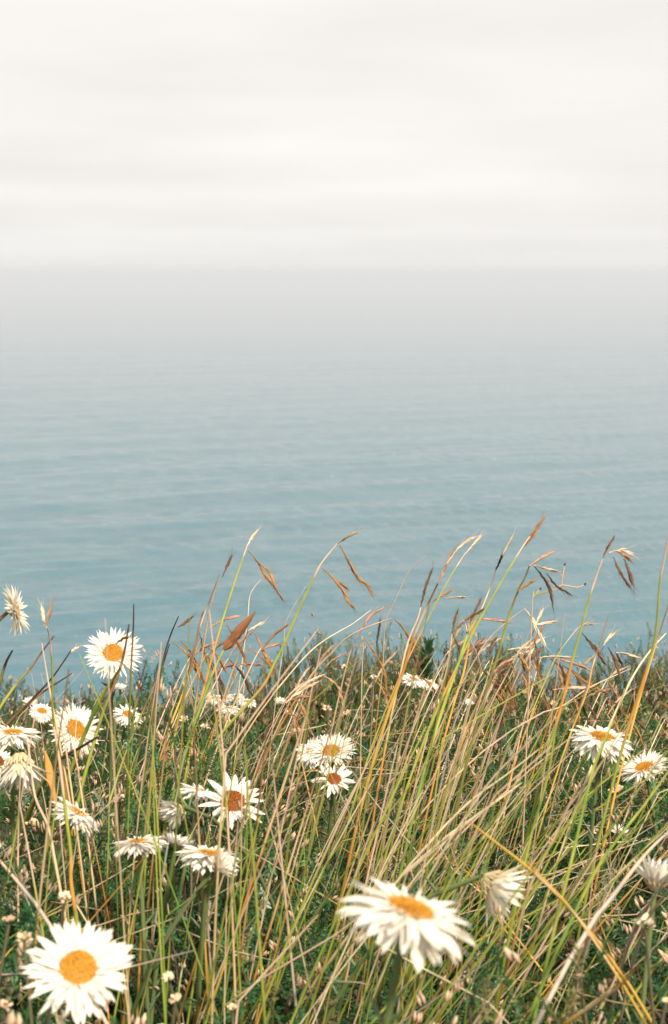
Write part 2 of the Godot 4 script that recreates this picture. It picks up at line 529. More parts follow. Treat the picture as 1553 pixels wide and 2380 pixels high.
# [x, y, depth, spread, how many, lean, lean spread, length, mix of kinds, single culms, where it stands]
const TUSSOCKS := [
	[250, 2230, 1.25, 0.069, 11, 3, 12, 0.44, [0, 1, 1, 2, 3], 14, "rising behind the round daisy"],
	[370, 2250, 1.30, 0.062, 17, 5, 12, 0.49, [0, 1, 1, 3, 3, 6], 16, "among the drooping daisies"],
	[470, 2330, 1.20, 0.062, 12, 7, 13, 0.49, [0, 1, 2, 3, 5, 6], 16, "below the drooping daisies"],
	[570, 2400, 1.15, 0.069, 14, 13, 13, 0.47, [0, 0, 1, 2, 3, 1, 4, 0, 0, 1, 5, 2, 0, 0, 0, 1, 4], 18, "in the upright middle of the tussock"],
	[630, 2420, 1.15, 0.075, 26, 17, 13, 0.47, [0, 0, 1, 2, 3, 1, 6, 4, 0, 0, 1, 5, 2, 0, 0, 0, 1, 4], 18, "leaning beside the big tilted daisy"],
	[715, 2420, 1.20, 0.081, 34, 20, 14, 0.49, [0, 0, 1, 2, 3, 1, 4, 0, 0, 1, 5, 2, 0, 0, 0, 1, 4], 16, "behind the big tilted daisy"],
	[775, 2300, 1.35, 0.094, 46, 25, 14, 0.49, [0, 0, 1, 1, 2, 3, 1, 4, 0, 0, 1, 5, 2, 0, 0, 0, 1, 4], 12, "rising above the big tilted daisy"],
	[845, 2180, 1.50, 0.106, 34, 32, 14, 0.49, [0, 0, 1, 2, 2, 3, 1, 4, 4, 0, 0, 1, 5, 2, 0, 0, 0, 1, 4], 10, "in the dense leaning mass"],
	[925, 2080, 1.65, 0.119, 31, 38, 14, 0.49, [0, 1, 2, 2, 4, 1, 3, 4, 0, 0, 1, 5, 2, 0, 0, 0, 1, 4], 10, "in the dense leaning mass under the crest"],
	[820, 2080, 1.75, 0.125, 16, 32, 14, 0.46, [0, 1, 2, 3, 5, 0, 1, 5, 2, 0, 0, 0, 1, 4], 0, ""],
	[640, 2080, 1.75, 0.125, 8, 26, 14, 0.44, [0, 1, 2, 5, 0, 1, 5, 2, 0, 0, 0, 1, 4], 0, ""],
	[470, 2050, 1.75, 0.125, 10, 12, 15, 0.43, [0, 1, 3, 6], 0, ""],
	[330, 2000, 1.80, 0.112, 20, 10, 17, 0.41, [0, 1, 3, 7], 0, ""],
	[1090, 1950, 1.95, 0.150, 19, 53, 15, 0.44, [1, 2, 2, 4, 5, 3, 0, 1, 5, 2, 0, 1, 4], 0, ""],
	[1000, 1900, 2.2, 0.163, 37, 51, 15, 0.43, [1, 2, 5, 3, 4, 0, 1, 5, 2, 0, 1, 4], 0, ""],
	[1180, 1880, 2.2, 0.163, 24, 55, 15, 0.43, [1, 2, 4, 5, 3, 0, 1, 5, 2, 0, 1, 4], 0, ""],
	[1420, 1800, 2.5, 0.175, 31, 55, 16, 0.38, [1, 2, 4, 5, 3, 5, 2, 0, 1, 4], 0, ""],
	[1560, 1780, 2.5, 0.200, 42, 53, 16, 0.37, [1, 2, 4, 5, 3, 5, 2, 0, 1, 4], 0, ""],
	[720, 1850, 2.6, 0.200, 24, 34, 15, 0.37, [1, 2, 5, 4, 5, 2, 0, 1, 4], 0, ""],
	[1150, 1790, 2.9, 0.225, 31, 53, 17, 0.34, [1, 2, 4, 5, 5, 2, 0, 1, 4], 0, ""],
	[1300, 1720, 3.2, 0.250, 22, 53, 19, 0.30, [2, 4, 5, 5, 2, 0, 1, 4], 0, ""],
	[520, 1790, 2.8, 0.225, 14, 26, 17, 0.30, [1, 2, 5, 6], 0, ""],
	[200, 1800, 2.4, 0.200, 22, 30, 21, 0.31, [0, 7, 3, 6], 0, ""],
	[40, 1790, 2.2, 0.125, 22, 44, 17, 0.37, [7, 3, 6, 0], 0, ""],
	[-60, 1900, 1.8, 0.125, 17, 40, 17, 0.41, [7, 3, 0, 6], 0, ""],
	[330, 1720, 3.1, 0.250, 14, 24, 19, 0.27, [1, 6, 2], 0, ""],
	[1380, 2330, 1.15, 0.138, 5, 20, 14, 0.37, [0, 0, 1, 3, 5, 2, 0, 0, 0, 1, 4], 6, "standing apart over the dark shrubs"],
	[1560, 2400, 1.05, 0.112, 5, 49, 13, 0.36, [0, 1, 4, 5, 2, 0, 0, 0, 1, 4], 6, "beside the small pink flower head"],
	[1250, 2420, 1.10, 0.125, 3, 22, 14, 0.31, [0, 0, 1, 2, 0, 1, 5, 2, 0, 0, 0, 1, 4], 6, "beneath the folded daisy"],
	[960, 2460, 1.05, 0.112, 3, 22, 14, 0.30, [0, 0, 1, 2, 1, 4, 0, 0, 1, 5, 2, 0, 0, 0, 1, 4], 8, "beneath the big tilted daisy"],
	[1650, 2000, 1.8, 0.200, 23, 45, 15, 0.41, [0, 1, 2, 4, 5, 2, 0, 1, 4], 0, ""],
	[1800, 2250, 1.4, 0.225, 19, 41, 15, 0.37, [0, 1, 2, 4, 5, 2, 0, 0, 0, 1, 4], 0, ""],
	[-150, 2200, 1.4, 0.200, 14, 14, 17, 0.34, [0, 1, 3, 6], 0, ""],
	[80, 2350, 1.15, 0.100, 4, 6, 19, 0.25, [0, 2, 6], 0, ""],
]

const STALKS := [
	["seed_stalk",1.75,[[492,1531],[522,1427],[546,1352],[565,1296],[574,1271]],1.3,"yg",[["p",[[571,1277],[582,1256],[594,1239]]],["b",[[577,1280],[600,1307],[613,1331],[634,1359],[662,1400]]],["b",[[600,1307],[625,1329],[638,1359]]]],"tall seed stalk with pale upright tip and one long brown drooping spikelet"],
	["seed_stalk",1.70,[[525,1692],[608,1599],[634,1550],[660,1498],[694,1419],[724,1356],[746,1311],[784,1264]],1.5,"yg",[["p",[[782,1265],[802,1251],[823,1239]]],["b",[[749,1320],[774,1344],[795,1370],[807,1393],[822,1412]]],["b",[[774,1344],[791,1356],[803,1365]]],["b",[[790,1268],[810,1303],[830,1339],[849,1356],[869,1388]]],["b",[[802,1292],[819,1322],[836,1348]]]],"tallest arching seed stalk with two long brown spikelets hanging from it"],
	["grass_stalk",1.80,[[469,1531],[484,1438],[499,1374],[510,1333]],1.0,"straw",[["d",[[517,1341],[526,1320],[536,1298]]]],"thin straw coloured stalk with a short blackish tip beside the dark bud"],
	["grass_stalk",2.00,[[559,1569],[576,1438],[580,1389],[591,1365],[607,1347]],0.6,"pale",[],"hair thin whitish grass blade curling over at its top"],
	["grass_stalk",2.00,[[649,1569],[660,1494],[664,1449],[686,1404],[711,1363]],0.6,"pale",[],"hair thin whitish grass blade standing along the tallest arching stalk"],
	["grass_stalk",2.00,[[641,1606],[705,1531],[746,1494],[795,1464],[821,1449],[863,1417]],0.9,"pale",[],"pale yellow grass stalk arching low over the leafy crest"],
	["seed_stalk",1.90,[[649,1692],[724,1569],[776,1513],[806,1483],[844,1462],[896,1442],[915,1438]],1.1,"straw",[["b",[[918,1440],[937,1460],[954,1486],[971,1505]]],["d",[[946,1473],[963,1524],[979,1567]]]],"straw seed stalk bent over at the top with two dark nodding spikelets"],
	["seed_stalk",1.90,[[784,1636],[810,1531],[827,1486]],1.1,"straw",[["r",[[827,1486],[844,1457],[862,1432],[896,1410]]]],"short leaning stalk ending in one long reddish tan spike"],
	["grass_stalk",2.00,[[881,1625],[890,1550],[896,1449],[918,1397],[952,1326],[992,1291]],0.7,"straw",[],"thin tan stalk with bare wiry top rising between the big seed stalks"],
	["seed_stalk",1.70,[[926,1588],[948,1494],[971,1438],[978,1412]],1.2,"straw",[["d",[[977,1415],[988,1370],[1002,1330]]]],"upright stalk with a short knobbly black spike"],
	["seed_stalk",1.65,[[907,1644],[937,1561],[960,1486],[997,1400],[1019,1354]],1.7,"orange",[["r",[[1018,1357],[1034,1322],[1050,1287]]],["p",[[1038,1311],[1068,1273],[1098,1251]]]],"stout orange brown stalk with a long brown spike and wiry tip"],
	["seed_stalk",1.80,[[926,1580],[967,1494],[997,1434],[1038,1356],[1065,1311],[1083,1284]],1.0,"yg",[["p",[[1083,1286],[1100,1266],[1113,1251]]],["b",[[1003,1401],[1023,1387],[1043,1376]]],["p",[[1036,1391],[1061,1388],[1075,1389]]]],"yellow green stalk with a pinkish pale tip and two short side spikelets"],
	["grass_stalk",2.10,[[870,1569],[875,1501]],0.9,"straw",[["d",[[875,1503],[879,1475],[883,1445]]]],"small upright stalk with short narrow black spike over the crest"],
	["seed_stalk",1.80,[[507,1662],[540,1561],[578,1464]],1.1,"orange",[["p",[[577,1466],[591,1458],[605,1451]]],["b",[[592,1470],[613,1513],[637,1552]]],["b",[[528,1453],[557,1503],[579,1556]]],["r",[[552,1545],[578,1544],[606,1545]]]],"orange stalk by the dark bud with three tan spikelets splayed crosswise"],
	["seed_stalk",1.90,[[559,1655],[568,1588],[566,1556]],0.8,"straw",[["d",[[565,1550],[576,1597],[597,1625]]]],"low stalk with one thin dark hanging spikelet above pale flowers"],
	["seed_stalk",1.90,[[724,1655],[739,1602],[742,1566]],0.8,"straw",[["r",[[742,1565],[782,1593],[799,1641]]]],"low bent straw stalk in front of leafy crest shrubs"],
	["seed_stalk",1.85,[[840,1655],[842,1550],[847,1483]],0.8,"straw",[["b",[[847,1482],[877,1528],[893,1563],[897,1599]]]],"stalk with a single olive brown spikelet hanging before the crest"],
	["seed_stalk",1.60,[[1028,1621],[1062,1550],[1099,1472],[1140,1397],[1181,1326],[1211,1277],[1234,1243]],1.3,"yg",[["r",[[1211,1279],[1234,1245],[1263,1204]]],["b",[[1221,1269],[1239,1245],[1256,1217]]]],"tall straight seed stalk topped by one stout red brown spike"],
	["grass_stalk",1.70,[[1039,1617],[1062,1554],[1084,1483],[1099,1453],[1118,1419]],1.9,"green",[["d",[[1084,1472],[1097,1438],[1116,1397]]],["b",[[1052,1470],[1088,1438],[1120,1419]]]],"thick olive green stalk with dark sheath and tan side spikelet"],
	["seed_stalk",1.75,[[1058,1625],[1080,1554],[1095,1472],[1121,1412],[1136,1374],[1153,1326]],1.2,"orange",[["d",[[1151,1329],[1159,1311],[1166,1294]]],["p",[[1166,1294],[1176,1275],[1188,1254]]]],"orange stalk with dark ringed neck and thin pale tip"],
	["seed_stalk",1.60,[[1136,1588],[1163,1505],[1181,1438],[1204,1374],[1221,1341],[1231,1314]],1.5,"olive",[["r",[[1230,1316],[1249,1303],[1281,1284]]],["d",[[1243,1317],[1264,1344],[1276,1367],[1287,1415]]],["d",[[1271,1333],[1292,1359],[1318,1376]]],["p",[[1241,1314],[1264,1320],[1290,1327]]],["b",[[1205,1375],[1217,1365],[1237,1352]]]],"olive stalk with four spikelets, two of them blackish and hanging"],
	["seed_stalk",1.50,[[1282,1718],[1309,1625],[1331,1531],[1350,1464],[1368,1397],[1387,1337],[1402,1296]],1.4,"yg",[["r",[[1401,1298],[1411,1277],[1422,1256]]],["p",[[1416,1285],[1441,1279],[1461,1285]]],["b",[[1434,1281],[1449,1290],[1461,1299]]],["d",[[1426,1295],[1440,1326],[1461,1360]]],["d",[[1450,1299],[1460,1322],[1472,1356]]],["d",[[1453,1301],[1458,1318],[1463,1337]]]],"tall stalk with a fan of spikelets, three dark ones dangling"],
	["seed_stalk",1.80,[[1271,1573],[1297,1520],[1342,1460]],0.8,"yg",[["p",[[1342,1461],[1357,1453],[1375,1451]]],["d",[[1353,1471],[1378,1503],[1405,1541]]],["d",[[1365,1485],[1380,1500],[1391,1513]]]],"slender stalk with pale tip and two dark spikelets falling away"],
	["grass_stalk",1.60,[[1331,1692],[1365,1606],[1376,1554],[1398,1483],[1414,1432]],0.9,"orange",[],"slim orange stalk with bare tip beside the fan of spikelets"],
	["seed_stalk",1.70,[[1350,1636],[1380,1554],[1404,1500]],0.9,"straw",[["p",[[1403,1501],[1411,1488],[1422,1478]]],["d",[[1413,1504],[1428,1531],[1441,1574]]],["d",[[1431,1516],[1438,1528],[1446,1544]]],["p",[[1432,1517],[1455,1520],[1477,1526]]]],"straw stalk with cream pointed tip and dark hanging spikelets above the dip"],
	["grass_stalk",1.35,[[1469,1662],[1511,1531],[1526,1457],[1533,1363],[1544,1299],[1556,1240]],1.3,"yg",[],"tall yellow green stalk rising without a seed head beyond the sunny flowers"],
	["grass_stalk",1.45,[[1481,1644],[1503,1569],[1533,1472],[1556,1397]],1.1,"orange",[],"orange and green stalk crossing a taller yellow green one"],
	["grass_stalk",1.50,[[1402,1718],[1440,1636],[1473,1569],[1511,1513],[1548,1472]],1.2,"pale",[],"pale yellow straw leaning across the dip in the crest"],
	["seed_stalk",1.75,[[1181,1617],[1215,1524],[1236,1479],[1245,1453]],1.1,"pink",[["p",[[1244,1457],[1251,1440],[1258,1424]]],["p",[[1219,1414],[1234,1434],[1242,1453]]],["p",[[1241,1453],[1264,1449],[1289,1445]]],["p",[[1247,1457],[1254,1472],[1261,1488]]],["d",[[1242,1486],[1248,1516],[1253,1563]]]],"pinkish stalk with a star of pale spikelets and one dark one"],
	["grass_stalk",1.80,[[1084,1569],[1129,1494],[1174,1449],[1219,1415]],0.8,"pink",[["r",[[1107,1438],[1144,1440],[1179,1446]]]],"thin pinkish straw slanting low with a horizontal tan spikelet"],
	["seed_stalk",1.80,[[1230,1625],[1249,1554],[1258,1528]],0.9,"pink",[["p",[[1254,1528],[1290,1526],[1324,1528]]],["b",[[1279,1531],[1309,1556],[1333,1608]]]],"pinkish stalk in the dip with level pale spikelet and brown nodding one"],
	["seed_stalk",1.85,[[1256,1636],[1279,1569],[1294,1531]],0.9,"straw",[["r",[[1293,1531],[1331,1541],[1370,1556]]],["d",[[1307,1546],[1339,1569],[1354,1609]]],["d",[[1301,1543],[1310,1565],[1314,1591]]]],"straw stalk in the dip with two blackish nodding spikelets"],
	["seed_stalk",1.75,[[1271,1692],[1301,1606],[1322,1556]],0.9,"orange",[["b",[[1322,1555],[1361,1584],[1410,1611]]],["p",[[1286,1603],[1327,1599],[1367,1599]]]],"orange stalk in the dip with long slanting tan spikelet"],
	["grass_stalk",1.70,[[1264,1655],[1309,1640],[1365,1601],[1432,1569],[1466,1554]],0.9,"pink",[],"long pinkish straw lying over the dip"],
	["seed_stalk",1.70,[[1151,1617],[1185,1554],[1201,1513]],0.9,"straw",[["b",[[1200,1512],[1215,1533],[1230,1556]]],["d",[[1196,1513],[1211,1531],[1219,1554]]],["p",[[1181,1510],[1200,1508],[1218,1506]]]],"straw stalk on the crest with small forked brown spikelets"],
	["seed_stalk",1.75,[[1017,1625],[1039,1554],[1051,1473]],1.0,"straw",[["d",[[1051,1471],[1062,1494],[1070,1519]]],["r",[[1052,1470],[1056,1449],[1062,1424]]]],"straw stalk on the crest with dark nodding spikelet and reddish tip"],
	["seed_stalk",1.70,[[1099,1617],[1118,1554],[1092,1483]],1.0,"straw",[["p",[[1092,1483],[1088,1468],[1091,1457]]]],"kinked straw stalk bending back on itself on the crest"],
	["grass_stalk",1.55,[[299,1722],[301,1666],[305,1553],[310,1460],[311,1404]],1.1,"reed",[],"straight dark reed standing in front of the open daisy"],
	["grass_stalk",1.50,[[225,1703],[243,1647],[273,1572],[289,1516],[300,1451]],1.6,"reed",[["r",[[269,1497],[284,1486],[294,1482]]]],"dark tipped green reed crossing the disc of the open daisy"],
	["seed_stalk",1.45,[[148,1815],[138,1759],[123,1666],[122,1572],[117,1490],[109,1456]],1.1,"yg",[["p",[[109,1460],[103,1441],[99,1417]]],["r",[[108,1452],[112,1437],[115,1422]]]],"yellow green stalk with pale forked tip passing the tilted daisy"],
	["grass_stalk",1.50,[[131,1684],[120,1628],[107,1553],[97,1494]],1.0,"straw",[],"pale orange straw with pink point leaning beside a forked tip stalk"],
	["grass_stalk",1.60,[[11,1628],[41,1587],[71,1553],[97,1516],[126,1478]],1.4,"reed",[],"slanting brown tipped reed below the sideways daisy"],
	["grass_stalk",1.60,[[52,1647],[90,1610],[127,1568],[165,1512]],1.3,"dark",[["p",[[165,1516],[170,1512],[176,1507]]]],"slanting dark brown reed with a tuft of pink at its tip"],
	["grass_stalk",1.65,[[49,1651],[94,1613],[127,1591],[168,1565]],1.3,"dark",[],"low slanting blackish reed above the tilted daisy"],
	["grass_stalk",1.70,[[359,1647],[370,1591],[382,1524],[397,1475],[415,1433]],1.2,"reed",[["d",[[413,1458],[425,1451],[439,1440]]]],"green reed with dark forked top standing alone over the water"],
	["grass_stalk",1.75,[[348,1647],[370,1576],[394,1497]],1.2,"reed",[],"shorter dark tipped reed beside the forked one"],
	["grass_stalk",1.75,[[404,1666],[430,1598],[442,1546],[460,1471],[486,1400],[510,1335]],1.1,"orange",[],"orange wiry stalk rising beside two dark sheathed reeds"],
	["grass_stalk",1.75,[[419,1651],[445,1546],[464,1452],[473,1421]],1.4,"reed",[["b",[[402,1492],[427,1512],[442,1531],[457,1561]]],["b",[[421,1490],[449,1524],[468,1568],[481,1602]]],["b",[[464,1471],[475,1516],[488,1550]]]],"dark sheathed reed with three long tan blades falling from it"],
	["grass_stalk",1.80,[[318,1628],[329,1576],[342,1531]],1.1,"dark",[],"short black pointed reed just clear of the open daisy"],
	["grass_stalk",1.70,[[318,1684],[352,1610],[364,1575]],1.2,"reed",[],"short brown tipped reed leaning below the black pointed one"],
	["grass_stalk",1.55,[[-22,1666],[4,1572],[15,1538],[29,1512]],1.8,"reed",[],"red brown reed leaf leaning against the sideways daisy's stem"],
	["grass_stalk",1.50,[[195,1711],[232,1628],[262,1580],[279,1553]],1.9,"green",[],"thick green reed leaning under the open daisy"],
	["grass_stalk",1.50,[[142,1764],[157,1753],[187,1737],[225,1714]],2.2,"reed",[],"rusty brown reed leaf lying across the lower petals of the tilted daisy"],
	["grass_stalk",1.40,[[180,1778],[174,1741],[179,1666]],0.8,"straw",[],"thin straw crossing the disc of the tilted daisy"],
	["grass_stalk",1.40,[[161,1797],[150,1722],[131,1651]],0.9,"straw",[],"thin pink straw crossing the petals of the tilted daisy"],
	["bent_stalk",0.95,[[1305,2090],[1230,2019],[1148,1955],[1095,1914]],1.3,"gold",[],"golden dry stalk fallen backwards across the green stems"],
	["bent_stalk",0.92,[[1443,2280],[1365,2164],[1305,2086],[1226,2003]],1.0,"gold",[],"second dry golden stalk lying against the fallen one"],
	["bent_stalk",0.85,[[1301,2389],[1376,2338],[1432,2299],[1455,2276],[1475,2250]],1.5,"gold",[],"short golden green stalk with a swollen joint low among shrubs"],
	["bare_twig",1.00,[[1387,2127],[1413,2097],[1473,2019],[1511,1974],[1556,1931]],2.0,"grey",[],"long bare grey twig slanting over dark shrubs"],
	["bare_twig",0.95,[[1488,2131],[1511,2097],[1556,2034]],1.5,"grey",[],"bare grey twig rising beside the cream closed flower"],
	["bare_twig",0.95,[[1507,2135],[1526,2105],[1556,2067]],1.3,"grey",[],"thin bare grey twig beneath the cream closed flower"],
	["grass_stalk",1.15,[[1193,2131],[1234,1944],[1260,1854],[1279,1775],[1294,1678]],1.6,"green",[],"long bright green culm rising over dark shrubs beside another"],
	["grass_stalk",1.10,[[1294,2135],[1331,1989],[1361,1858],[1383,1772],[1425,1676]],1.8,"green",[],"long green culm passing in front of the wide sunlit daisy"],
	["grass_stalk",1.15,[[1211,2131],[1234,2056],[1297,1929],[1331,1854],[1358,1805]],1.4,"straw",[],"green based culm with a pink straw upper half"],
	["grass_stalk",1.05,[[1346,2101],[1395,2007],[1458,1921],[1496,1873],[1556,1790]],1.6,"green",[],"dark green culm leaning under the starry daisy"],
	["grass_stalk",1.20,[[1047,1951],[1136,1820],[1211,1743],[1283,1674]],1.3,"pale",[],"straight pale straw lying over the dense leaning grass"],
	["grass_stalk",1.20,[[1039,1914],[1103,1854],[1181,1798],[1253,1741]],1.3,"pale",[],"second straight pale straw below and alongside another"],
	["grass_stalk",1.25,[[1039,1944],[1114,1891],[1166,1854],[1212,1820]],1.2,"pale",[],"short pale straw below two longer ones"],
	["bare_twig",1.10,[[82,2100],[41,2050],[0,2001],[-22,1973]],1.9,"grey",[],"grey green stem slanting down behind the round daisy"],
	["grass_stalk",1.25,[[176,2123],[165,2048],[165,1988],[153,1891],[138,1767],[125,1689]],1.6,"yg",[],"long green and orange culm passing over the drooping daisies"],
	["grass_stalk",1.25,[[127,1996],[112,1921],[82,1853],[71,1771],[62,1711]],1.1,"pink",[],"thin mauve straw passing in front of the hanging flower"],
]

# [x, y, depth, width, facing right/up/towards, style, label]
const DAISIES := [
	[182, 2250, 0.82, 252, [0.12, 0.48, 0.87], "open", "large round white daisy turned up to show its whole orange disc"],
	[955, 2112, 0.66, 312, [0.28, 0.90, 0.32], "convex", "largest white daisy, tilted, its petals drooping around a raised disc"],
	[263, 1518, 1.62, 134, [0.06, 0.50, 0.86], "open", "white daisy held up open against the water with dark reeds across it"],
	[176, 1695, 1.62, 132, [0.50, 0.34, 0.79], "open", "white daisy tilted to one side with thin straws crossing its disc"],
	[38, 1418, 1.55, 128, [0.93, 0.18, 0.16], "side", "white daisy turned sideways on its stem with tan underside against the water"],
	[1400, 1712, 1.42, 152, [0.12, 0.90, 0.33], "convex", "wide flat white daisy with yellow disc crossed by two green culms"],
	[1497, 1783, 1.55, 122, [-0.30, 0.80, 0.46], "open", "starry white daisy with straws across its yellow disc near the wide flat one"],
	[770, 1745, 1.85, 116, [-0.08, 0.72, 0.62], "open", "white daisy in mid slope shrubs with straws slanting across it"],
	[728, 1742, 1.95, 92, [-0.35, 0.70, 0.55], "convex", "white daisy half behind another one in the shrubs"],
	[776, 1810, 1.65, 96, [0.10, 0.62, 0.72], "old", "ragged white daisy below a pair in the shrubs"],
	[180, 1888, 1.30, 126, [0.55, 0.78, 0.22], "convex", "white daisy seen edge on with petals fanned down one side"],
	[474, 1842, 1.45, 124, [0.40, 0.88, 0.06], "convex", "edge on white daisy in front of the brown centred one"],
	[542, 1862, 1.42, 156, [0.10, 0.52, 0.85], "old", "ragged white daisy with a brown disc and gaps between its petals"],
	[322, 1956, 1.22, 124, [-0.05, 0.94, 0.16], "convex", "flat topped drooping white daisy behind upright green culms"],
	[488, 1984, 1.20, 146, [0.16, 0.92, 0.20], "convex", "drooping white daisy with a thin edge of orange disc showing"],
	[412, 1962, 1.26, 92, [0.30, 0.86, 0.10], "cup", "white daisy squeezed between two drooping ones"],
	[508, 2018, 1.18, 96, [0.62, 0.30, 0.25], "closed", "half closed white flower poking out below a drooping daisy"],
	[1142, 2054, 1.10, 190, [0.84, -0.50, 0.05], "closed", "folded white flower hanging sideways over dark shrubs"],
	[1524, 2052, 1.05, 140, [0.10, 0.95, 0.05], "closed", "cream closed flower standing up beside bare grey twigs"],
	[30, 1702, 1.45, 122, [0.06, 0.92, 0.26], "convex", "flat white daisy with drooping petals above the hanging flower"],
	[46, 1772, 1.42, 165, [0.00, -0.96, 0.10], "closed", "cream withered flower hanging upside down on a thick neck"],
	[-6, 1768, 1.55, 90, [0.40, 0.50, 0.70], "old", "partly hidden white daisy with orange disc behind the hanging flower"],
	[412, 1880, 1.32, 90, [-0.55, -0.35, 0.45], "closed", "thin petalled pale flower leaning behind the upright green culms"],
	[98, 1652, 2.1, 62, [0.2, 0.75, 0.55], "convex", "small white daisy under dark slanting reeds"],
	[298, 1660, 2.3, 70, [0.3, 0.70, 0.55], "convex", "white daisy half hidden by reeds below the open one"],
]
# farther daisies: too small to tell the petals apart
const FAR_DAISIES := [
	[505, 1622, 3.1, 58, [0.1, 0.95, 0.20], "convex", "far white daisy on the crest where a drooping dark spikelet ends"],
	[545, 1618, 3.2, 52, [0.0, 0.95, 0.20], "convex", "far white daisy on the crest in a row of pale flowers"],
	[575, 1630, 3.0, 46, [0.1, 0.93, 0.25], "convex", "far white daisy at the end of the row of pale flowers"],
	[530, 1645, 2.9, 56, [0.1, 0.95, 0.15], "convex", "far white daisy just below the row of pale flowers"],
	[962, 1578, 2.9, 62, [0.3, 0.88, 0.25], "convex", "far white daisy on the crest beside the upright green shoot"],
	[1000, 1588, 2.8, 44, [0.3, 0.85, 0.35], "convex", "small far white daisy next to one on the crest"],
	[652, 1632, 2.9, 34, [0.1, 0.8, 0.5], "cup", "tiny white flower on the leafy crest shrubs"],
	[1088, 1636, 2.8, 34, [0.1, 0.85, 0.4], "cup", "tiny white flower low in the grass below the crest"],
	[280, 1600, 2.9, 36, [0.1, 0.85, 0.4], "cup", "tiny white flower below the open daisy stem"],
	[1440, 1936, 1.8, 52, [0.2, 0.75, 0.5], "cup", "dull cream flower deep in the shadowed shrubs"],
	[70, 1635, 2.3, 40, [0.1, 0.75, 0.5], "cup", "tiny white flower among the slanting dark reeds"],
]
# [x, y, depth, width, paleness, label]
const DRY_HEADS := [
	[150, 2093, 1.0, 44, 1.25, "pinkish white dry flower head above the round daisy"],
	[56, 2186, 0.95, 44, 0.95, "round tan flower head with separate knobs beside the round daisy"],
	[22, 2143, 1.0, 36, 0.8, "brownish dry flower head at the foot of a grey green stem"],
	[14, 2342, 0.9, 40, 0.95, "tan dry flower head low under the round daisy"],
	[392, 2275, 1.0, 36, 1.2, "white dry flower head at the foot of the green culms"],
	[408, 2328, 0.98, 40, 1.1, "cream dry flower head just under a whiter one"],
	[1500, 2150, 0.95, 56, 1.3, "flat pink and white flower head on the grey twigs"],
	[36, 1945, 1.5, 34, 1.0, "dry flower head in the shrubs below the hanging flower"],
	[72, 1915, 1.5, 32, 1.0, "small dry flower head beside an edge on daisy"],
	[280, 1860, 1.6, 38, 1.0, "pinkish dry flower head between two white daisies"],
	[478, 1692, 2.3, 26, 1.1, "small pale flower head in the grass below the crest"],
	[428, 1676, 2.4, 28, 1.1, "small white flower head in the thin reeds"],
	[672, 1662, 2.5, 26, 0.95, "tan flower head on the leafy mid slope shrubs"],
	[690, 1700, 2.3, 24, 0.9, "tan flower head just above the shrub daisies"],
	[805, 1662, 2.5, 30, 0.9, "brownish flower head over the shrub daisies"],
	[800, 1552, 3.1, 18, 1.0, "small tan flower head on top of the crest"],
	[868, 1575, 3.0, 20, 1.2, "small pink flower head on the crest"],
	[1432, 1840, 1.7, 40, 0.95, "dry flower head below the starry daisy"],
	[1384, 1934, 1.6, 26, 1.1, "single cream bud beside the dull cream flower"],
	[1348, 2272, 1.0, 22, 0.95, "small pinkish bud head under the fallen golden stalk"],
	[1366, 2178, 1.05, 30, 0.7, "dusky pink flower head among dark leaves"],
	[540, 2345, 1.05, 30, 1.1, "pale flower head at the foot of the straw culms"],
	[1548, 2330, 0.9, 26, 1.1, "small cream flower head by the swollen jointed stalk"],
	[760, 1650, 2.5, 26, 1.0, "pale flower head on the rounded leafy shrub"],
	[1285, 1640, 2.6, 26, 1.1, "white flower head in the straw under the dip"],
	[1080, 1700, 2.2, 22, 1.0, "tiny pale flower head deep in the leaning grass"],
]

func _ready() -> void:
	rng.seed = 20240611
	lumps.seed = 5
	lumps.frequency = 0.35
	view = Basis(Vector3.RIGHT, deg_to_rad(-PITCH))
	set_camera_and_light()
	make_materials()
	make_ground()
	make_sea()
	make_plants()

func set_camera_and_light() -> void:
	var cam := Camera3D.new()
	cam.name = "camera"
	add_child(cam)
	cam.transform = Transform3D(view, EYE)
	cam.fov = rad_to_deg(2.0 * atan(1190.0 / FOCAL))
	cam.near = 0.05
	cam.far = 70000.0
	var lens := CameraAttributesPhysical.new()
	lens.frustum_focal_length = 50.0
	lens.exposure_aperture = 14.0
	lens.frustum_focus_distance = 2.0
	lens.frustum_near = 0.05
	lens.frustum_far = 70000.0
	cam.attributes = lens
	cam.fov = rad_to_deg(2.0 * atan(1190.0 / FOCAL))
	var env := Environment.new()
	env.background_mode = Environment.BG_SKY
	env.tonemap_mode = Environment.TONE_MAPPER_LINEAR
	env.tonemap_exposure = 1.9
	env.sdfgi_enabled = true
	env.ssao_enabled = true
	env.ssil_enabled = true
	env.fog_enabled = true
	env.fog_density = 0.0008
	env.fog_light_color = Color(0.935, 0.960, 1.0)
	var sky := Sky.new()
	var pano := PanoramaSkyMaterial.new()
	pano.panorama = cloudy_sky()
	sky.sky_material = pano
	env.sky = sky
	var we := WorldEnvironment.new()
	we.name = "surroundings"
	we.environment = env
	add_child(we)
	var sun := DirectionalLight3D.new()
	sun.name = "sun"
	sun.light_energy = 1.08
	sun.light_color = Color(1.0, 0.96, 0.89)
	sun.light_angular_distance = 6.0
	sun.shadow_enabled = true
	add_child(sun)
	var el := deg_to_rad(50.0)
	var az := deg_to_rad(148.0)
	sun.look_at_from_position(Vector3(sin(az) * cos(el), sin(el), -cos(az) * cos(el)) * 20.0, Vector3.ZERO)

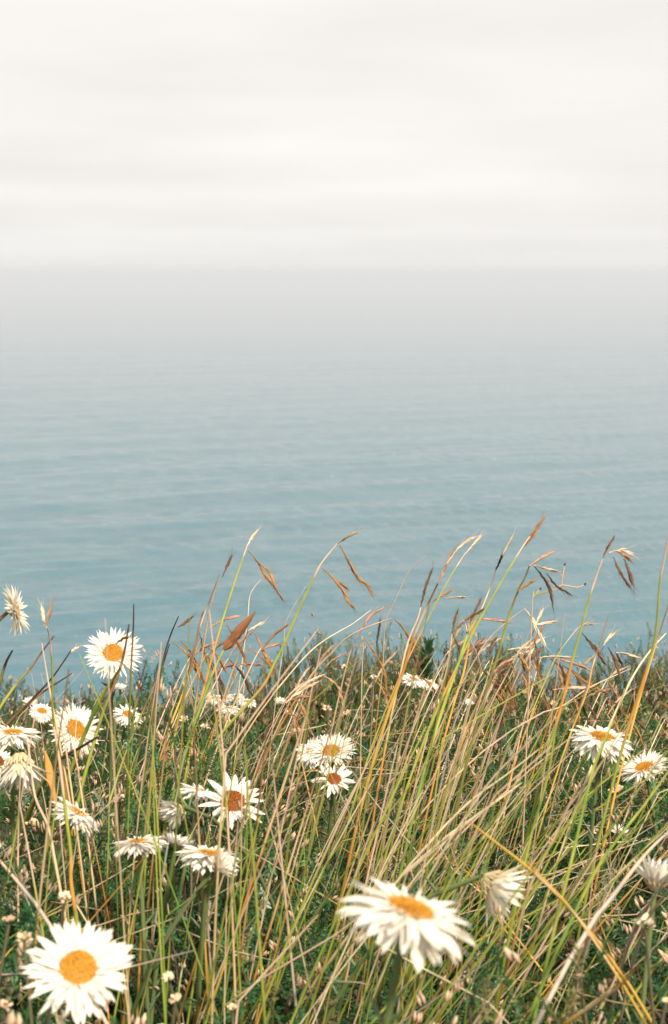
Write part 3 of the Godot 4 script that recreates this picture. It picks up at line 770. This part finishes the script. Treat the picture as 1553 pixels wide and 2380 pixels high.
# thin high cloud on a flat layer, seen in perspective: streaks crowd together towards the horizon
func cloudy_sky() -> ImageTexture:
	var w := 2048
	var h := 1024
	var im := Image.create(w, h, false, Image.FORMAT_RGBF)
	im.fill(Color(0.36, 0.37, 0.37))
	var a := FastNoiseLite.new()
	a.seed = 11
	a.noise_type = FastNoiseLite.TYPE_SIMPLEX_SMOOTH
	a.frequency = 0.22
	a.fractal_octaves = 5
	var b := FastNoiseLite.new()
	b.seed = 4
	b.noise_type = FastNoiseLite.TYPE_SIMPLEX_SMOOTH
	b.frequency = 0.05
	b.fractal_octaves = 2
	for j in h / 2 + 1:
		var el := PI * 0.5 - PI * (j + 0.5) / h
		var y := maxf(sin(el), 0.0)
		var k := cos(el) / (y + 0.075)
		var veil := exp(-y / 0.028)
		for i in w:
			var az := TAU * (i + 0.5) / w
			var px := sin(az) * k
			var pz := -cos(az) * k
			var n := a.get_noise_2d(px * 1.5 - pz * 0.2, pz * 2.0 + px * 0.25) * 0.75 + b.get_noise_2d(px, pz) * 0.7
			n = clampf(n, -0.75, 0.75)
			var t := 0.474 + 0.085 * n
			t = lerpf(t, 0.495, veil * 0.85)
			im.set_pixel(i, j, Color(t, t * lerpf(0.970, 0.982, veil), t * lerpf(0.928 - 0.01 * n, 0.960, veil)))
	return ImageTexture.create_from_image(im)

func plain(called: String, rough: float, vertex: bool, back := Color.BLACK) -> StandardMaterial3D:
	var m := StandardMaterial3D.new()
	m.resource_name = called
	m.roughness = rough
	m.metallic_specular = 0.35
	m.vertex_color_use_as_albedo = vertex
	m.cull_mode = BaseMaterial3D.CULL_DISABLED
	if back != Color.BLACK:
		m.backlight_enabled = true
		m.backlight = back
	return m

func make_materials() -> void:
	mats.plant = plain("plant", 0.6, true, Color(0.22, 0.22, 0.22))
	mats.leaf = plain("leaf", 0.42, true, Color(0.55, 0.6, 0.4))
	mats.petal = []
	for c in [lin(0.80, 0.755, 0.665), lin(0.77, 0.69, 0.56), lin(0.66, 0.54, 0.34)]:
		var m := plain("petal", 0.55, false, Color(0.72, 0.72, 0.72))
		m.albedo_color = c
		mats.petal.append(m)
	var earth := plain("earth", 0.95, false)
	var nt := NoiseTexture2D.new()
	nt.width = 512
	nt.height = 512
	nt.seamless = true
	var fn := FastNoiseLite.new()
	fn.seed = 9
	fn.frequency = 0.03
	fn.fractal_octaves = 5
	nt.noise = fn
	var ramp := Gradient.new()
	ramp.set_color(0, lin(0.035, 0.026, 0.018))
	ramp.set_color(1, lin(0.115, 0.088, 0.055))
	nt.color_ramp = ramp
	earth.albedo_texture = nt
	earth.uv1_triplanar = true
	earth.uv1_world_triplanar = true
	earth.uv1_scale = Vector3.ONE * 1.7
	mats.earth = earth
	var water := StandardMaterial3D.new()
	water.resource_name = "sea water"
	water.albedo_color = lin(0.006, 0.105, 0.140)
	water.roughness = 0.10
	water.metallic_specular = 0.60
	var ripple := NoiseTexture2D.new()
	ripple.width = 1024
	ripple.height = 1024
	ripple.seamless = true
	ripple.as_normal_map = true
	ripple.bump_strength = 12.0
	var rn := FastNoiseLite.new()
	rn.seed = 21
	rn.frequency = 0.022
	rn.fractal_octaves = 4
	ripple.noise = rn
	water.normal_enabled = true
	water.normal_texture = ripple
	water.normal_scale = 0.40
	mats.water = water

func make_ground() -> void:
	var xs := []
	var zs := []
	for k in 81:
		xs.append((k - 40) * 0.2)
	for k in 22:
		var r := 8.0 * pow(1.22, k + 1)
		xs.append(r)
		xs.push_front(-r)
	for k in 20:
		zs.append(60.0 * pow(0.82, k) - 0.2)
	for k in 50:
		zs.append(0.6 - k * 0.2)
	for k in 16:
		zs.append(-9.2 - pow(k + 1.0, 1.75))
	zs.sort()
	zs.reverse()
	var s := Sheet.new()
	for z in zs:
		for x in xs:
			s.v.append(Vector3(x, soil(x, z), z))
	var w := xs.size()
	for r in zs.size() - 1:
		for k in w - 1:
			var a := r * w + k
			s.i.append_array(PackedInt32Array([a, a + w, a + 1, a + 1, a + w, a + w + 1]))
	var o := part("ground", with_normals(s), mats.earth, self)
	o.set_meta("kind", "structure")
	o.set_meta("label", "dark earth of the slope under the shrubs")

func make_sea() -> void:
	var swell := FastNoiseLite.new()
	swell.seed = 31
	swell.noise_type = FastNoiseLite.TYPE_SIMPLEX_SMOOTH
	swell.frequency = 1.0
	swell.fractal_octaves = 2
	var broad := FastNoiseLite.new()
	broad.seed = 8
	broad.noise_type = FastNoiseLite.TYPE_SIMPLEX_SMOOTH
	broad.frequency = 1.0
	broad.fractal_octaves = 1
	var angles := []
	for k in 231:
		angles.append(deg_to_rad(-28.75 + k * 0.25))
	for k in 44:
		angles.append(deg_to_rad(28.75 + (k + 1) * (302.5 / 45.0)))
	var reach := []
	var r := 20.0
	while r < 100.0:
		reach.append(r)
		r *= 1.1
	while r < 3500.0:
		reach.append(r)
		r *= 1.0062
	while r < 34000.0:
		reach.append(r)
		r *= 1.1
	var s := Sheet.new()
	var turn := deg_to_rad(20.0)
	var cu := cos(turn)
	var su := sin(turn)
	for d in reach:
		var calm := 1.0 / (1.0 + pow(d / 700.0, 2.0))
		for a in angles:
			var x: float = sin(a) * d
			var z: float = -cos(a) * d
			var along := x * cu - z * su       # along the crests
			var over := x * su + z * cu        # across them
			var y := 0.0
			if calm > 0.02:
				y = (swell.get_noise_2d(along / 52.0, over / 6.0) * 0.95 + broad.get_noise_2d(along / 320.0 + 40.0, over / 36.0) * 1.4) * calm
			s.v.append(Vector3(x, SEA_LEVEL + y, z))
			s.u.append(Vector2(along / 60.0, over / 34.0))
	var w := angles.size()
	for q in reach.size() - 1:
		for k in w:
			var a := q * w + k
			var b := q * w + (k + 1) % w
			s.i.append_array(PackedInt32Array([a, a + w, b, b, a + w, b + w]))
	var o := part("sea", with_normals(s), mats.water, self)
	o.set_meta("kind", "structure")
	o.set_meta("label", "calm blue green sea fading into pale haze at the horizon")

func make_plants() -> void:
	for k in 6:
		petals.append(petal_mesh([0.25, 0.29, 0.22, 0.31, 0.27, 0.20][k], [0.06, 0.12, 0.02, 0.10, 0.16, 0.05][k], [0.05, 0.02, 0.08, 0.10, 0.04, 0.0][k], [0.62, 0.55, 0.75, 0.5, 0.6, 0.8][k]))
		narrow.append(petal_mesh([0.20, 0.24, 0.18, 0.26, 0.22, 0.17][k], [0.06, 0.12, 0.02, 0.10, 0.16, 0.05][k], [0.05, 0.02, 0.08, 0.10, 0.04, 0.0][k], [0.85, 0.75, 0.95, 0.7, 0.8, 1.0][k]))
	discs.append(disc_mesh([Color(0.58, 0.29, 0.035), Color(0.64, 0.35, 0.06), Color(0.52, 0.24, 0.03)]))
	discs.append(disc_mesh([Color(0.34, 0.115, 0.02), Color(0.42, 0.15, 0.03), Color(0.24, 0.08, 0.02)]))
	scales = involucre_mesh()
	build_shrubs()
	place_shrubs()
	place_grass()
	for k in STALKS.size():
		stalk(STALKS[k])
	nodding_tangle()
	for f in DAISIES:
		daisy(f[0], f[1], f[2], f[3], Vector3(f[4][0], f[4][1], f[4][2]), f[5], f[6])
	for f in FAR_DAISIES:
		daisy(f[0], f[1], f[2], f[3], Vector3(f[4][0], f[4][1], f[4][2]), f[5], f[6], false)
	for f in DRY_HEADS:
		dry_head(f[0], f[1], f[2], f[3], f[5], f[4])
	special_plants()

func place_shrubs() -> void:
	var rows := [[0.62, 0.34], [0.85, 0.30], [1.1, 0.28], [1.4, 0.29], [1.75, 0.30], [2.15, 0.32], [2.6, 0.34], [3.05, 0.36]]
	for row in rows:
		var d: float = row[0]
		var gap: float = row[1]
		var half: float = d * 0.25 + 0.55
		var n := int(2.0 * half / gap)
		for k in n:
			var x := -half + (k + 0.5 + jig(0.3)) * 2.0 * half / n
			var z := -d + jig(0.08)
			shrub(Vector3(x, canopy(-z) + jig(0.05) + (0.06 if absf(x) > 0.11 * d and d > 0.95 and d < 1.9 else 0.0), z), rng.randf_range(0.85, 1.2), 0.15, "low", "heath shrubs")
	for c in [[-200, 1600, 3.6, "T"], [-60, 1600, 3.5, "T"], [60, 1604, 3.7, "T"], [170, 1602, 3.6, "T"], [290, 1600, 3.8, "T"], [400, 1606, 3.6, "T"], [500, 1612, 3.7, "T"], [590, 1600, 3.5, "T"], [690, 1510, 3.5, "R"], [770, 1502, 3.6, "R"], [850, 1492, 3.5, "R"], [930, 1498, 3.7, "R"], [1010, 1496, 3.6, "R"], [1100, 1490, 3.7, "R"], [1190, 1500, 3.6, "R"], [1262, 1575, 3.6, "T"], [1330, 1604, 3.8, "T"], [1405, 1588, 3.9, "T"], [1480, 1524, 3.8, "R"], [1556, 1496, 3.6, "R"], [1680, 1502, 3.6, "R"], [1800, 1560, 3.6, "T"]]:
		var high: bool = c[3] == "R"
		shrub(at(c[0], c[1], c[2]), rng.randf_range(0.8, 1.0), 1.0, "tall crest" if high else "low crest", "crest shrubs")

func place_grass() -> void:
	var mass := Sheet.new()
	for g in TUSSOCKS:
		var c := at(g[0], g[1], g[2])
		var pick: int = g[9]
		for k in g[4]:
			var x: float = c.x + rng.randfn(0, g[3])
			var z: float = c.z + rng.randfn(0, g[3]) * 0.9
			if x > -0.115 * z and z > -2.3 and k >= pick and rng.randf() < 0.72:      # here the shrubs crowd the grass out
				continue
			var root := Vector3(x, soil(x, z) - 0.01, z)
			var long: float = g[7] * rng.randf_range(0.72, 1.22)
			var lean: float = g[5] + rng.randfn(0, g[6])
			var p := culm_path(root, long, lean, jig(14.0) - 4.0, 10)
			var kind: String = KINDS[g[8][rng.randi() % g[8].size()]]
			var thick := rng.randf_range(0.0005, 0.0013)
			if kind in ["reed", "dark"]:
				thick *= 1.7
			if k < pick:
				var said: String = {"green": "green", "yg": "yellow green", "straw": "straw coloured", "orange": "orange brown", "pale": "pale yellow", "pink": "pinkish dry", "grey": "grey dry", "olive": "olive brown", "reed": "brown tipped", "dark": "dark brown"}[kind]
				var o := thing("grass_culm", root, "%s grass culm %s" % [said, g[10]], "grass culm", "%s culms %s" % [said, g[10]])
				var s := Sheet.new()
				for q in p.size():
					p[q] -= root
				culm_into(s, p, thick * 1.15, PALETTES[kind], 5)
				part("culm", s.mesh(), mats.plant, o)
			else:
				culm_into(mass, p, thick, PALETTES[kind], 3)
	# broken straws and dead stems lying in the tops of the shrubs
	for k in 400:
		var f := rng.randf_range(0.95, 3.4)
		var x := rng.randf_range(-0.30, 0.30) * f
		var p0 := Vector3(x, canopy(f) - rng.randf_range(0.0, 0.07), -f)
		var way := Vector3(rng.randf_range(-0.4, 1.0), rng.randf_range(-0.15, 0.9), jig(0.7)).normalized()
		var l := rng.randf_range(0.05, 0.17)
		var mid := p0 + way * l * 0.5 + Vector3(jig(0.006), jig(0.006), 0)
		var bend := way.lerp(Vector3(jig(1), jig(0.6), jig(1)).normalized(), 0.3 if rng.randf() < 0.5 else 0.05).normalized()
		culm_into(mass, PackedVector3Array([p0 - way * 0.04, p0, mid, mid + bend * l * 0.5]), rng.randf_range(0.0005, 0.0010), PALETTES[["straw", "pink", "grey", "pale", "orange"][rng.randi() % 5]], 3)
	var o := part("grass", mass.mesh(), mats.plant, self)
	o.set_meta("kind", "stuff")
	tag(o, "dense leaning grass of green and straw coloured blades covering the slope", "grass")

func to_space(list: Array, d: float, slant: float) -> PackedVector3Array:
	var p := PackedVector3Array()
	for k in list.size():
		p.append(at(list[k][0], list[k][1], d + slant * k / list.size()))
	return p

func stalk(a: Array) -> void:
	var d: float = a[1]
	var slant := jig(0.10)
	var up := to_space(a[2], d, slant)
	var low := rooted(up[0], up[1] - up[0])
	low.append_array(smooth_path(up, 4))
	var base := low[0]
	var root := thing(a[0], base, a[6], {"bare_twig": "twig", "seed_stalk": "seed stalk", "bent_stalk": "dry stalk"}.get(a[0], "grass stalk"), {"bare_twig": "bare twigs", "seed_stalk": "stalks with seed heads", "bent_stalk": "fallen dry stalks"}.get(a[0], "single grass stalks") if a.size() < 8 else a[7])
	var s := Sheet.new()
	for k in low.size():
		low[k] -= base
	culm_into(s, low, a[3] * (0.00125 if d > 1.2 else 0.0009), PALETTES[a[4]], 6)
	part("stem", s.mesh(), mats.plant, root)
	for sp in a[5]:
		var p := to_space(sp[1], d + slant * 0.9, jig(0.03))
		for k in p.size():
			p[k] -= base
		part("spikelet", spikelet(sp[0], p), mats.plant, root)

# small seed stalks crossing one another along the crest: [from x, to x, from y, to y, how many, kinds, where]
func nodding_tangle() -> void:
	for zone in [[1120, 1420, 1505, 1640, 20, "bdbrdp", "in the tangle over the dip of the crest"], [960, 1180, 1490, 1600, 9, "bdrp", "in the tangle beside the upright green shoot"], [430, 620, 1450, 1590, 10, "bdr", "in the tangle under the rust brown bud"], [1400, 1560, 1540, 1700, 8, "pdb", "in the tangle behind the wide flat daisy"], [640, 900, 1520, 1640, 7, "prb", "over the leafy middle of the crest"]]:
		for k in zone[4]:
			var x := rng.randf_range(zone[0], zone[1])
			var y := rng.randf_range(zone[2], zone[3])
			var back := rng.randf_range(50.0, 120.0)
			var spikes := []
			for q in rng.randi_range(1, 3):
				var kind: String = zone[5][rng.randi() % zone[5].length()]
				var a := deg_to_rad(rng.randf_range(40.0, 78.0) if kind in "bd" else rng.randf_range(-72.0, -15.0))
				var l := rng.randf_range(34.0, 84.0)
				var o := Vector2(x - jig(4.0), y + rng.randf() * 8.0)
				spikes.append([kind, [[o.x, o.y], [o.x + cos(a - 0.12) * l * 0.5, o.y + sin(a - 0.12) * l * 0.5], [o.x + cos(a) * l, o.y + sin(a) * l]]])
			stalk(["seed_stalk", rng.randf_range(1.7, 2.3), [[x - back, y + back * 2.2], [x - back * 0.55, y + back * 1.1], [x - back * 0.15, y + back * 0.25], [x, y]], rng.randf_range(0.6, 0.9), ["straw", "pink", "orange", "pale"][rng.randi() % 4], spikes, "slender nodding seed stalk " + zone[6], "nodding seed stalks " + zone[6]])

func special_plants() -> void:
	# a closed, rust coloured flower bud on a green stem
	var p := to_space([[484, 1592], [500, 1552], [520, 1511]], 1.6, 0.02)
	var low := rooted(p[0], p[1] - p[0])
	low.append_array(smooth_path(p, 4))
	var base := low[0]
	var root := thing("flower_bud", base, "pointed rust brown flower bud on a dark green stem against the water", "flower bud")
	for k in low.size():
		low[k] -= base
	var s := Sheet.new()
	culm_into(s, low, 0.0022, PALETTES.green, 6)
	part("stem", s.mesh(), mats.plant, root)
	var foot := at(519, 1512, 1.62) - base
	var tip := at(584, 1433, 1.62) - base
	var axis := (tip - foot).normalized()
	var long := foot.distance_to(tip)
	for ring in 4:
		for k in 7:
			var out := axis.cross(Vector3(0, 0.2, 1)).normalized().rotated(axis, TAU * (k + ring * 0.5) / 7)
			var o := foot + axis * long * 0.10 * ring
			var b := Sheet.new()
			var c := Color(0.27, 0.115, 0.05) * rng.randf_range(0.75, 1.2)
			var l := long * (0.55 + 0.10 * ring)
			tube(b, PackedVector3Array([o, o + axis * l * 0.35 + out * long * 0.07, o + axis * l * 0.7 + out * long * 0.035, o + axis * l + out * long * 0.008]), PackedFloat32Array([0.0012, 0.0027, 0.0018, 0.0003]), PackedColorArray([c, c, c, c]), 6, 0.45)
			part("scale", b.mesh(), mats.plant, root)
	# a broad orange dead leaf among the left reeds
	p = to_space([[122, 1830], [118, 1812], [112, 1780], [104, 1744]], 1.5, 0.02)
	low = rooted(p[0], p[1] - p[0])
	low.append_array(p)
	base = low[0]
	for k in low.size():
		low[k] -= base
	var leaf := Sheet.new()
	var rad := PackedFloat32Array()
	var cols := PackedColorArray()
	for k in low.size():
		var t := k - (low.size() - 4)
		rad.append(0.0012 if t < 0 else [0.003, 0.0052, 0.0044, 0.0004][t])
		cols.append(Color(0.50, 0.24, 0.05) if t >= 0 else BROWN)
	tube(leaf, low, rad, cols, 6, 0.35)
	var o := thing("dead_leaf", base, "broad orange dead leaf standing below the tilted daisy", "leaf")
	part("blade", leaf.mesh(), mats.plant, o)
	# an upright green shoot on the crest
	var foot2 := at(985, 1585, 3.0)
	var top := at(996, 1502, 3.0)
	var g := thing("leafy_shoot", Vector3(foot2.x, soil(foot2.x, foot2.z), foot2.z), "upright dark green leafy shoot standing above the crest", "shoot")
	var f := Sheet.new()
	var st := Sheet.new()
	var off := g.position
	tube(st, PackedVector3Array([Vector3.ZERO, foot2 - off, top - off]), PackedFloat32Array([0.002, 0.002, 0.0008]), PackedColorArray([OLIVE, OLIVE, GREEN]), 5)
	part("stem", st.mesh(), mats.plant, g)
	for k in 150:
		var t := rng.randf()
		var at_ := foot2.lerp(top, t) - off
		var out := Vector3(jig(1), 0.5 + 0.8 * t, jig(1)).normalized()
		var c := Color(0.055, 0.125, 0.045) * rng.randf_range(0.8, 1.3)
		tube(f, PackedVector3Array([at_, at_ + out * 0.013, at_ + out * 0.026]), PackedFloat32Array([0.0010, 0.0020, 0.0002]), PackedColorArray([c, c, c]), 4, 0.35)
	part("foliage", f.mesh(), mats.leaf, g).set_meta("kind", "stuff")
	# a dead branched twig with knots, over the water
	var tw := to_space([[1236, 1440], [1238, 1395], [1241, 1374]], 1.7, 0.0)
	var lo := rooted(tw[0], tw[1] - tw[0])
	lo.append_array(tw)
	base = lo[0]
	for k in lo.size():
		lo[k] -= base
	var dt := thing("dead_flower_twig", base, "dead branched twig with small knots reaching out over the water", "twig")
	var ds := Sheet.new()
	culm_into(ds, lo, 0.0013, PALETTES.pink, 5)
	part("stem", ds.mesh(), mats.plant, dt)
	for br in [[[1240, 1385], [1293, 1369], [1306, 1360], [1342, 1365], [1360, 1358]], [[1305, 1360], [1309, 1335], [1313, 1312]], [[1242, 1384], [1250, 1376], [1256, 1369]]]:
		var q := to_space(br, 1.7, 0.0)
		var bs := Sheet.new()
		for k in q.size():
			q[k] -= base
		culm_into(bs, smooth_path(q, 3), 0.0009, PALETTES.pink, 5)
		for k in q.size():
			var c := DARK if k == q.size() - 1 else PINK
			tube(bs, PackedVector3Array([q[k] - Vector3(0.001, 0.0015, 0), q[k], q[k] + Vector3(0.001, 0.0015, 0)]), PackedFloat32Array([0.0004, 0.0016, 0.0004]), PackedColorArray([c, c, c]), 5)
		part("branch", bs.mesh(), mats.plant, dt)
